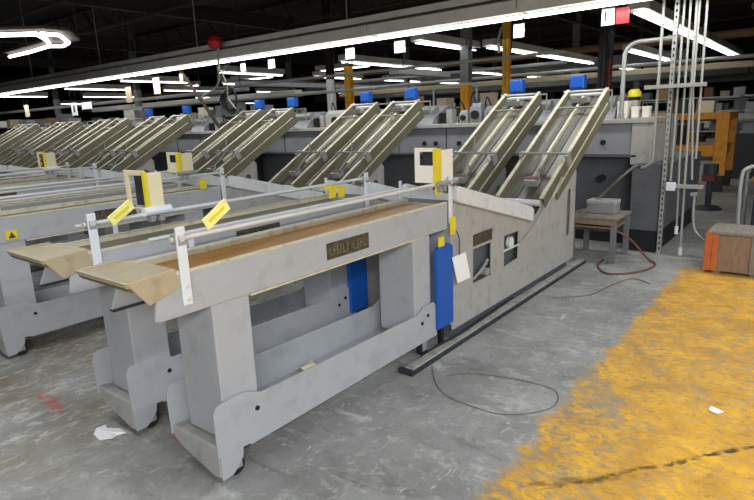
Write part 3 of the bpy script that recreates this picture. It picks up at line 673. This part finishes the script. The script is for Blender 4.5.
def scrap(name, cx, cy, cz, pts, mt, lab, cat='paper scrap', h=.012):
    r = MB(); n = len(pts)
    vb = [(cx+x, cy+y, cz) for x, y in pts]; c = (cx, cy, cz+h)
    top = r.v(c); vs = [r.v((p[0], p[1], p[2]+(h*.8 if i % 2 else .001))) for i, p in enumerate(vb)]
    for i in range(n): r.bm.faces.new((top, vs[i], vs[(i+1) % n]))
    o = r.build(name, mt); s = o.modifiers.new('solid', 'SOLIDIFY'); s.thickness = .002; s.offset = 1
    return tag(o, lab, cat)
scrap('paper_scrap', 1.38, 3.24, 0, [(-.07, -.03), (-.02, -.09), (.03, -.07), (.06, -.10), (.07, .0), (.02, .06), (.04, .12), (-.02, .11), (-.06, .07)], M['paper'], 'torn white paper scrap on the floor beside the second conveyor foot')
scrap('paper_scrap', 3.66, .35, 0, [(-.03, -.02), (.0, -.045), (.03, -.02), (.035, .03), (-.01, .035), (-.035, .02)], M['paper'], 'tiny white paper bit on the yellow painted floor')
scrap('rag', 2.42, 2.52, .181, [(-.05, -.05), (.02, -.08), (.07, -.02), (.06, .07), (-.02, .10), (-.07, .03)], M['cream_plate'], 'crumpled cream rag lying inside the base rail of the nearest conveyor', 'rag', .06)

# ------------------------------------------------------------------ hanging lights
def light_fixture(L_, label, group, boxw=.34, tube_r=.014):
    r = thing('fluorescent_light', label, 'light', (0, 0, 0), 0, group)
    # runs along local x, tubes at z=0
    m = MB(); m.prism_x([(-boxw/2, .19), (-boxw/2, .035), (-boxw/2+.01, .035), (-.08, .06), (.08, .06), (boxw/2-.01, .035), (boxw/2, .035), (boxw/2, .19)], -L_/2, L_/2)
    m.build('reflector_housing', M['housing'], r)
    for y in (-.05, .05): MB().cyl((-L_/2+.01, y, 0), (L_/2-.01, y, 0), tube_r, 10).build('fluorescent_tube', M['tube'], r, smooth=True)
    for x in (-L_/2+.15, L_/2-.15): MB().cyl((x, 0, .19), (x, 0, .25), .006, 6).build('hanger', M['galv'], r)
    return r
FL = 2.4
g = 'strip lights in the long row above the loaders'
f0 = light_fixture(FL, 'white fluorescent strip light in the long continuous row above the loaders', g)
n = 0
y = -4.0
while y < 26:
    o = f0 if n == 0 else copy_tree(f0)
    o.location = (7.25, y+FL/2, 3.0); o.rotation_euler = (0, 0, math.pi/2); n += 1; y += FL+.02
g2 = 'strip lights in rows receding over the far floor'
def far_row(yr, xs, z=3.3):
    for x in xs:
        o = copy_tree(f0); o['group'] = g2; o['label'] = 'white fluorescent strip light in a row receding above the far factory floor'
        o.location = (x, yr, z); o.rotation_euler = (0, 0, 0)
far_row(2.6, [11.4+2.45*i for i in range(5)])
far_row(6.35, [13.6, 16.05, 18.5, 24, 29])
far_row(6.85, [11.4])
far_row(4.4, [17.8, 20.3], 3.3)
far_row(10.3, [13, 15.45, 20, 25, 30])
far_row(14.2, [12, 16, 20, 24, 30]); far_row(18, [11, 15, 19, 25]); far_row(22, [11, 15, 20, 26]); far_row(27, [10, 14, 20]); far_row(34, [10, 16, 22, 28])
for yb, x in ((14, 16), (19, 16), (10, 24), (16, 24), (24, 16), (6, 30), (12, 30), (4, 36), (9, 36), (20, 30)):
    o = copy_tree(f0); o['group'] = 'strip lights hung crosswise over the far floor'; o['label'] = 'white fluorescent strip light hung crosswise above the far factory floor'
    o.location = (x, yb, 3.6); o.rotation_euler = (0, 0, math.pi/2)
# fixture with angled end at upper left
af = thing('angled_light', 'bent bright fluorescent fixture hanging at the upper left corner', 'light', (4.6, 9.9, 3.2))
O = (4.6, 9.9, 3.2)
m = MB(O); m.tube([(3.2, 9.9, 3.2), (3.489, 9.62, 3.2), (3.83, 9.25, 3.2), (4.15, 9.7, 3.2), (4.48, 10.35, 3.2)], .03, 8); m.build('fluorescent_tube', M['tube'], af, smooth=True)
m = MB(O); m.tube([(3.87, 9.18, 3.2), (4.12, 9.17, 3.2), (4.56, 9.85, 3.2), (4.66, 10.3, 3.2), (4.49, 10.45, 3.2), (4.54, 11.3, 3.2), (4.52, 12.2, 3.2)], .026, 8); m.build('fluorescent_tube', M['tube'], af, smooth=True)
m = MB(O); m.prism_z([(3.1, 9.85), (3.85, 9.02), (4.2, 9.0), (4.75, 9.85), (4.75, 12.2), (4.4, 12.2), (4.35, 10.3), (3.95, 9.5), (3.3, 10.1)], 3.25, 3.29); m.build('reflector_housing', M['joist'], af)
for yy_ in (9.5, 11.5): MB(O).cyl((4.55, yy_, 3.29), (4.55, yy_, ZC), .006, 6).build('hanger', M['joist'], af)

# steel channel above the long row (cable tray) and its drop rods
ct = thing('cable_tray', 'dusty steel channel running above the long row of lights', 'cable tray', (7.25, 10, 3.25))
O = (7.25, 10, 3.25)
m = MB(O); m.box(7.17, 7.33, Y0+.5, 27, 3.25, 3.27); m.box(7.17, 7.18, Y0+.5, 27, 3.27, 3.34); m.box(7.32, 7.33, Y0+.5, 27, 3.27, 3.34); m.build('channel', M['housing'], ct)
for y in (-2, 2.6, 6.2, 10.2, 14.2, 18.2, 22.2): MB(O).cyl((7.25, y, 3.27), (7.25, y, ZC), .008, 6).build('drop_rod', M['galv'], ct)

# hanging signs below the row
def sign(y, w, h, z, x, mt, lab, mark=None, tilt=0):
    y *= x/7.1; z = 1.8+(z-1.8)*x/7.1
    r = thing('hanging_sign', lab, 'sign', (x, y, z), 0, 'signs hanging under the row of lights')
    m = MB(); m.box(-.004, .004, -w/2, w/2, -h, 0); m.build('sign_board', mt, r)
    for q in (-w/2+.02, w/2-.02): MB().cyl((0, q, 0), (0, q, 3.24-z), .003, 5).build('cord', M['black'], r)
    if mark: m = MB(); m.box(-.007, -.004, mark[0], mark[0]+mark[1], -h*.75, -h*.2); m.build('dark_mark', M['mach_dk'], r)
sx = 7.46
for (y, w, h, z, lab, mk) in [(2.13, .15, .19, 2.93, 'white hanging sign next to the red one, near the conduits', (.02, .022)),
                        (3.22, .15, .17, 2.90, 'white hanging sign right of the tall yellow column', None),
                        (5.08, .20, .17, 2.90, 'white hanging sign left of the grey and yellow column', None),
                        (6.04, .19, .17, 2.90, 'white hanging sign over the slim yellow column', None),
                        (7.87, .17, .16, 2.90, 'white hanging sign left of the slim yellow column', None),
                        (8.65, .14, .15, 2.90, 'small white hanging sign right of the red ball', None),
                        (10.65, .12, .18, 2.87, 'tiny white hanging sign left of the tangled cable', None),
                        (11.6, .26, .36, 2.86, 'larger cream hanging sign with yellow centre', None),
                        (12.8, .26, .36, 2.74, 'tan hanging sign left of the larger cream one', None),
                        (14.9, .55, .18, 2.50, 'long low white sign right of the one with a dark centre', None),
                        (15.6, .32, .34, 2.52, 'white hanging sign with a dark centre square, upper left', (-.05, .1)),
                        (18.6, .30, .36, 2.60, 'cream hanging sign third from the left edge', None),
                        (23.0, .40, .40, 2.15, 'tan hanging sign second from the left edge', None),
                        (25.5, .40, .40, 2.15, 'brownish hanging sign nearest the left edge', None)]:
    mt = M['card'] if 'brownish' in lab else (M['tray'] if 'tan' in lab else (M['cream_plate'] if 'cream' in lab else M['paper']))
    sign(y, w, h, z, sx, mt, lab, mk)
sign(1.97, .15, .18, 2.92, sx, M['red'], 'red hanging sign beside the white one near the conduits')
# red round lamp and tangled cable
rb = thing('red_round_lamp', 'dark red round lamp above the row of lights at upper left', 'lamp', (7.0, 9.28, 3.33))
m = MB(); m.tube([(0, 0, -.13), (0, 0, -.10), (0, 0, 0), (0, 0, .08), (0, 0, .12)], [.03, .12, .15, .11, .03], 16); m.build('globe', M['red'], rb, smooth=True)
m = MB(); m.cyl((0, 0, .12), (0, 0, ZC-3.33), .006, 6); m.build('cord', M['black'], rb)
tcb = thing('hanging_cable', 'tangled dark and pale cables hanging over the third pair of loaders', 'cable', (7.3, 9.4, 2.3))
O = (7.3, 9.4, 2.3)
m = MB(O); m.tube(smooth_path([(7.0, 9.2, 3.25), (7.0, 9.25, 2.9), (7.05, 9.35, 2.65), (7.2, 9.7, 2.5), (7.2, 10.0, 2.42), (7.2, 10.2, 2.35)]), .02, 8); m.tube(smooth_path([(7.0, 9.25, 2.85), (7.1, 9.2, 2.6), (7.2, 9.3, 2.3), (7.2, 9.1, 2.1)]), .014, 8)
m.tube(smooth_path([(7.04, 8.9, 2.95), (7.03, 9.1, 2.85), (7.05, 9.3, 2.65)]), .01, 6)
m.build('pale_cable', M['hose'], tcb, smooth=True)
m = MB(O)
for k in range(5):
    m.tube([(7.3+.03*k, 9.35+.06*k+(.16+.03*k)*math.cos(a*.7), 2.28+(.27-.02*k)*math.sin(a*.7)) for a in range(10)], .016, 6)
m.build('dark_coil', M['rubber'], tcb, smooth=True)
m = MB(); m.tube([(7.45, 11.2, 3.02), (7.9, 10.55, 1.69)], .035, 8)
tag(m.build('brace_bar', M['joist']), 'slanting dark bar left of the tangled cable', 'bar')

# ------------------------------------------------------------------ columns
def column(x, y, w, zsplit, lab, top, low):
    r = thing('column', lab, 'column', (x, y, 0), 0)
    for nm, z0, z1, mt in (('lower_shaft', 0, zsplit, low), ('upper_shaft', zsplit, ZC-.001, top)):
        m = MB(); m.box(-w/2, -w/2+.012, -w/2, w/2, z0, z1); m.box(w/2-.012, w/2, -w/2, w/2, z0, z1); m.box(-w/2, w/2, -.006, .006, z0, z1); m.build(nm, mt, r)
    MB().box(-w*.8, w*.8, -w*.8, w*.8, 0, .02).build('base_plate', low, r)
column(12, 4.0+2.72, .20, 2.55, 'steel column grey above and yellow below, left of the tall yellow one', M['colgrey'], M['col_yellow'])
column(11, 5.24, .13, 3.6, 'tall yellow steel column right of the grey and yellow one', M['colgrey'], M['col_yellow'])
column(12, 10.3, .18, 3.2, 'slim yellow steel column between the second and third loader pairs', M['darkbrown'], M['col_yellow'])
column(9.6, 2.93, .11, 2.1, 'black steel column above the nearest loader', M['black'], M['col_yellow'])
column(11.6, 3.42, .11, 2.75, 'dark red steel column behind the black one', M['black'], M['darkred'])
column(14, 12.79, .2, 3.1, 'pale column far back above the middle loaders', M['darkbrown'], M['pale'])
for x, y in ((20, 7), (20, 14), (20, 21), (28, 7), (28, 14), (28, 21), (36, 7), (36, 14), (12, 21), (12, 28)):
    column(x, y, .2, 2.4, 'distant steel column with yellow lower part on the far floor', M['colgrey'], M['col_yellow'])

# ------------------------------------------------------------------ ceiling pipes
def cpipe(a, b, r, mt, lab):
    m = MB(); m.cyl(a, b, r, 10); tag(m.build('overhead_pipe', mt, smooth=True), lab, 'pipe', 'overhead pipes')
cpipe((5.6, Y0, 4.3), (5.6, Y1, 4.3), .035, M['joist'], 'thin brown overhead pipe nearest, crossing the upper left')
cpipe((7.6, Y0, 4.3), (7.6, Y1, 4.3), .03, M['joist'], 'thin brown overhead pipe above the row of lights')
cpipe((11, Y0, 4.0), (11, Y1, 4.0), .05, M['colgrey'], 'grey overhead pipe crossing behind the row of lights')
cpipe((9, 4.2, 3.9), (X1, 4.2, 3.9), .05, M['joist'], 'brown overhead pipe receding above the far floor')
cpipe((10, 1.0, 3.15), (X1, 1.0, 3.15), .045, M['colgrey'], 'grey overhead pipe receding at the right edge')
cpipe((17, Y0, 2.95), (17, Y1, 2.95), .05, M['galv'], 'pale overhead pipe crossing behind the conduits')
cpipe((19.5, Y0, 3.75), (19.5, Y1, 3.75), .12, M['card'], 'wide dusty brown duct crossing far back at right')
m = MB(); m.tube(smooth_path([(11.05, 5.26, 3.45), (11.3, 5.5, 3.52), (11.4, 5.62, 3.3), (11.4, 5.6, 3.05)]), .03, 8)
tag(m.build('hook_pipe', M['galv'], smooth=True), 'short hooked pipe with bright nozzle between the two right columns', 'pipe')
m = MB(); m.tube([(9.3, 5.0, 1.9), (9.3, 5.0, 2.35), (9.3, 5.9, 2.35), (9.3, 5.9, 1.9)], .025, 8)
o = m.build('pipe_arch', M['galv'], smooth=True); tag(o, 'pale pipe arch behind the middle pair of loaders', 'frame')
for yy_ in (5.0, 5.9): MB().cyl((9.3, yy_, 0), (9.3, yy_, 1.9), .025, 8).build('arch_leg', M['galv'], o, smooth=True)

# ------------------------------------------------------------------ far floor clutter
rnd = random.Random(11)
def far_machine(x, y, lab, mt, s=1.0):
    r = thing('far_machine', lab, 'machine', (x, y, 0), rnd.choice((0, .0, 1.571)), 'machines on the far floor')
    m = MB(); m.box(-.6*s, .6*s, -.9*s, .9*s, 0, 1.0*s); m.build('machine_base', M['mach_dk'], r, .02)
    m = MB(); m.prism([(-.5*s, 1.0*s), (.5*s, 1.0*s), (.4*s, 1.55*s), (-.2*s, 1.7*s), (-.45*s, 1.3*s)], -.8*s, .7*s); m.build('machine_hood', mt, r, .02)
    m = MB(); m.cyl((-.55*s, -.85*s, 1.35*s), (-.55*s, .8*s, 1.35*s), .1*s, 14); m.cyl((0, .2, 1.6*s), (0, .2, 2.0*s), .04, 8); m.build('roller', M['galv'], r, smooth=True)
    m = MB(); m.box(-.66*s, -.6*s, -.5*s, .0, .5*s, .9*s); m.build('control_panel', M['galv'], r, .01)
def rack(x, y, lab, rz=0):
    r = thing('storage_rack', lab, 'rack', (x, y, 0), rz, 'storage racks on the far floor')
    um = M['col_yellow'] if rnd.random() < .3 else M['paint_dk']
    for a in (-.4, .4):
        for b in (-1.2, 1.2): MB().box(a-.03, a+.03, b-.03, b+.03, 0, 2.1).build('upright', um, r)
    for z in (.3, .95, 1.6, 2.05): MB().box(-.42, .42, -1.25, 1.25, z, z+.04).build('shelf', M['galv'], r)
    return r
colxy = [(12, 6.72), (11, 5.24), (12, 10.3), (14, 12.79), (11.6, 3.42), (20, 7), (20, 14), (20, 21), (28, 7), (28, 14), (28, 21), (36, 7), (36, 14), (12, 21), (12, 28), (11.5, 1.55)]
def far_item(x, y, force=None):
    if any(abs(x-cx) < 1.0 and abs(y-cy) < 1.5 for cx, cy in colxy): return
    k = rnd.random() if force is None else force
    if k < .5: far_machine(x, y, 'dim grey machine among the clutter on the far floor', rnd.choice((M['mach'], M['paint2'], M['paint_dk'], M['mach'])), rnd.uniform(.9, 1.15))
    else:
        rack(x, y, 'dim storage rack among the clutter on the far floor')
        for z in (.345, .995, 1.645, 2.095):
            for b in (-.95, -.35, .25, .80):
                if rnd.random() < .6 and len([1 for q in bpy.data.objects if q.name.startswith('carton')]) < 270: carton('carton', x, y+b-.2, z, rnd.uniform(.25, .42), .5, rnd.uniform(.2, .42), rnd.choice((M['card'], M['white'], M['tray'], M['mach'], M['paint_dk'], M['colgrey'])), 'carton stored on a rack on the far floor', 'carton', 'cartons on the far racks')
for gx in range(9):
    x = 10.9+gx*2.9
    for gy in range(17):
        y = .06*x+1.4+gy*2.9
        if y > (2.9*x if gx < 3 else 1.25*x+6) or y > 44: continue
        if 12.8 < x < 16.8 and y < 5.6: continue
        if gx >= 2 and rnd.random() < .25: continue
        far_item(x+rnd.uniform(-.1, .1), y+rnd.uniform(-.1, .1), .9 if x > 20 and rnd.random() < .5 else None)
for x, y, k in ((17.3, .9, .1), (21.5, 1.0, .9), (19, -.2, .1)): far_item(x, y, k)
# suspended trays, ducts and pipes over the far floor
def duct(x0, x1, y0, y1, z, h, mt, lab):
    r = thing('hanging_duct', lab, 'duct', ((x0+x1)/2, (y0+y1)/2, z), 0, 'trays and ducts hanging over the far floor')
    O = ((x0+x1)/2, (y0+y1)/2, z)
    MB(O).box(x0, x1, y0, y1, z, z+h).build('duct_body', mt, r, .02)
    for q in (.1, .9):
        xx, yy = x0+(x1-x0)*q, y0+(y1-y0)*q
        MB(O).cyl((xx, yy, z+h), (xx, yy, ZC), .012, 6).build('drop_rod', M['joist'], r)
for k, (x0, x1, y0, y1, z, h, mt) in enumerate([(9.7, 9.75, 3.6, 13, 2.75, .05, 'galv'), (10.4, 10.5, 8.2, 20, 2.45, .06, 'galv'), (15, 15.1, 5.5, 13, 3.0, .08, 'mach'), (18, 18.3, 1.5, 16, 2.75, .16, 'tray'),
        (22, 22.4, 4, 22, 3.4, .3, 'mach'), (25, 25.5, 2.5, 20, 2.9, .3, 'paint_dk'), (31, 31.5, 2, 30, 3.2, .4, 'card'), (12.2, 14.8, 8.8, 9.1, 2.9, .15, 'galv'), (13, 24, 16, 16.4, 3.1, .2, 'mach'), (26, 30.5, 9.6, 10.0, 3.3, .25, 'paint2'),
        (11.1, 11.25, 13.5, 36, 2.75, .10, 'mach'), (14.5, 14.9, 15, 30, 2.7, .22, 'paint2'), (35, 35.5, 1, 24, 3.0, .4, 'mach')]):
    duct(x0, x1, y0, y1, z, h, M[mt], 'long suspended duct or tray over the far floor')

# ------------------------------------------------------------------ lamps (light from the fixtures, unseen aisle lamps, an added fill)
def area(name, loc, sx_, sy_, power, col=(1, .98, .95), rot=(0, 0, 0)):
    l = bpy.data.lights.new(name, 'AREA'); l.shape = 'RECTANGLE'; l.size = sx_; l.size_y = sy_; l.energy = power; l.color = col
    o = bpy.data.objects.new(name, l); COL.objects.link(o); o.location = loc; o.rotation_euler = rot; return o
def aim(loc, tgt): return (Vector(tgt)-Vector(loc)).to_track_quat('-Z', 'Y').to_euler()
area('row_light', (7.25, 8, 2.95), .3, 30, 400, (1, 1, .98))
area('aisle_light', (1.6, -2.0, 3.4), 9, .3, 400, (.90, .95, 1))
area('aisle_light', (1.0, 6.0, 3.9), .3, 9, 200, (.97, .98, 1))
L0 = (-3.5, -3.0, 3.4)
area('unseen_fill_light', L0, 4, 1.6, 470, (.97, .98, 1), aim(L0, (7, 7, 1.2)))  # soft fill added behind the camera to brighten front faces, no fixture there
area('far_light', (16, 10, 3.25), 12, 14, 380, (1, .98, .93))
area('far_light', (27, 14, 3.25), 12, 20, 320, (1, .98, .93))
area('far_light', (13, 24, 3.25), 8, 14, 300, (1, .98, .93))

w = bpy.data.worlds.new('world'); S.world = w; w.use_nodes = True
w.node_tree.nodes['Background'].inputs[0].default_value = (.5, .55, .6, 1); w.node_tree.nodes['Background'].inputs[1].default_value = .3

# ------------------------------------------------------------------ camera (focal 563 px of 754, solved from the vanishing points)
cam = bpy.data.cameras.new('camera'); co = bpy.data.objects.new('camera', cam); COL.objects.link(co)
cam.sensor_width = 36; cam.lens = 563/754*36; cam.clip_end = 200; cam.clip_start = .05
A = Vector((455, 149, -563)).normalized(); B = Vector((-730, 102, -563)); B = (B-A*A.dot(B)).normalized(); U = A.cross(B)
R = Matrix((A, B, U))      # rows: world axes in camera space -> maps camera to world
co.matrix_world = Matrix.Translation((0, 0, 1.8)) @ R.to_4x4()
S.camera = co
S.view_settings.view_transform = 'Standard'; S.view_settings.look = 'None'; S.view_settings.gamma = 1; S.view_settings.use_curve_mapping = False
S.view_settings.exposure = -.33
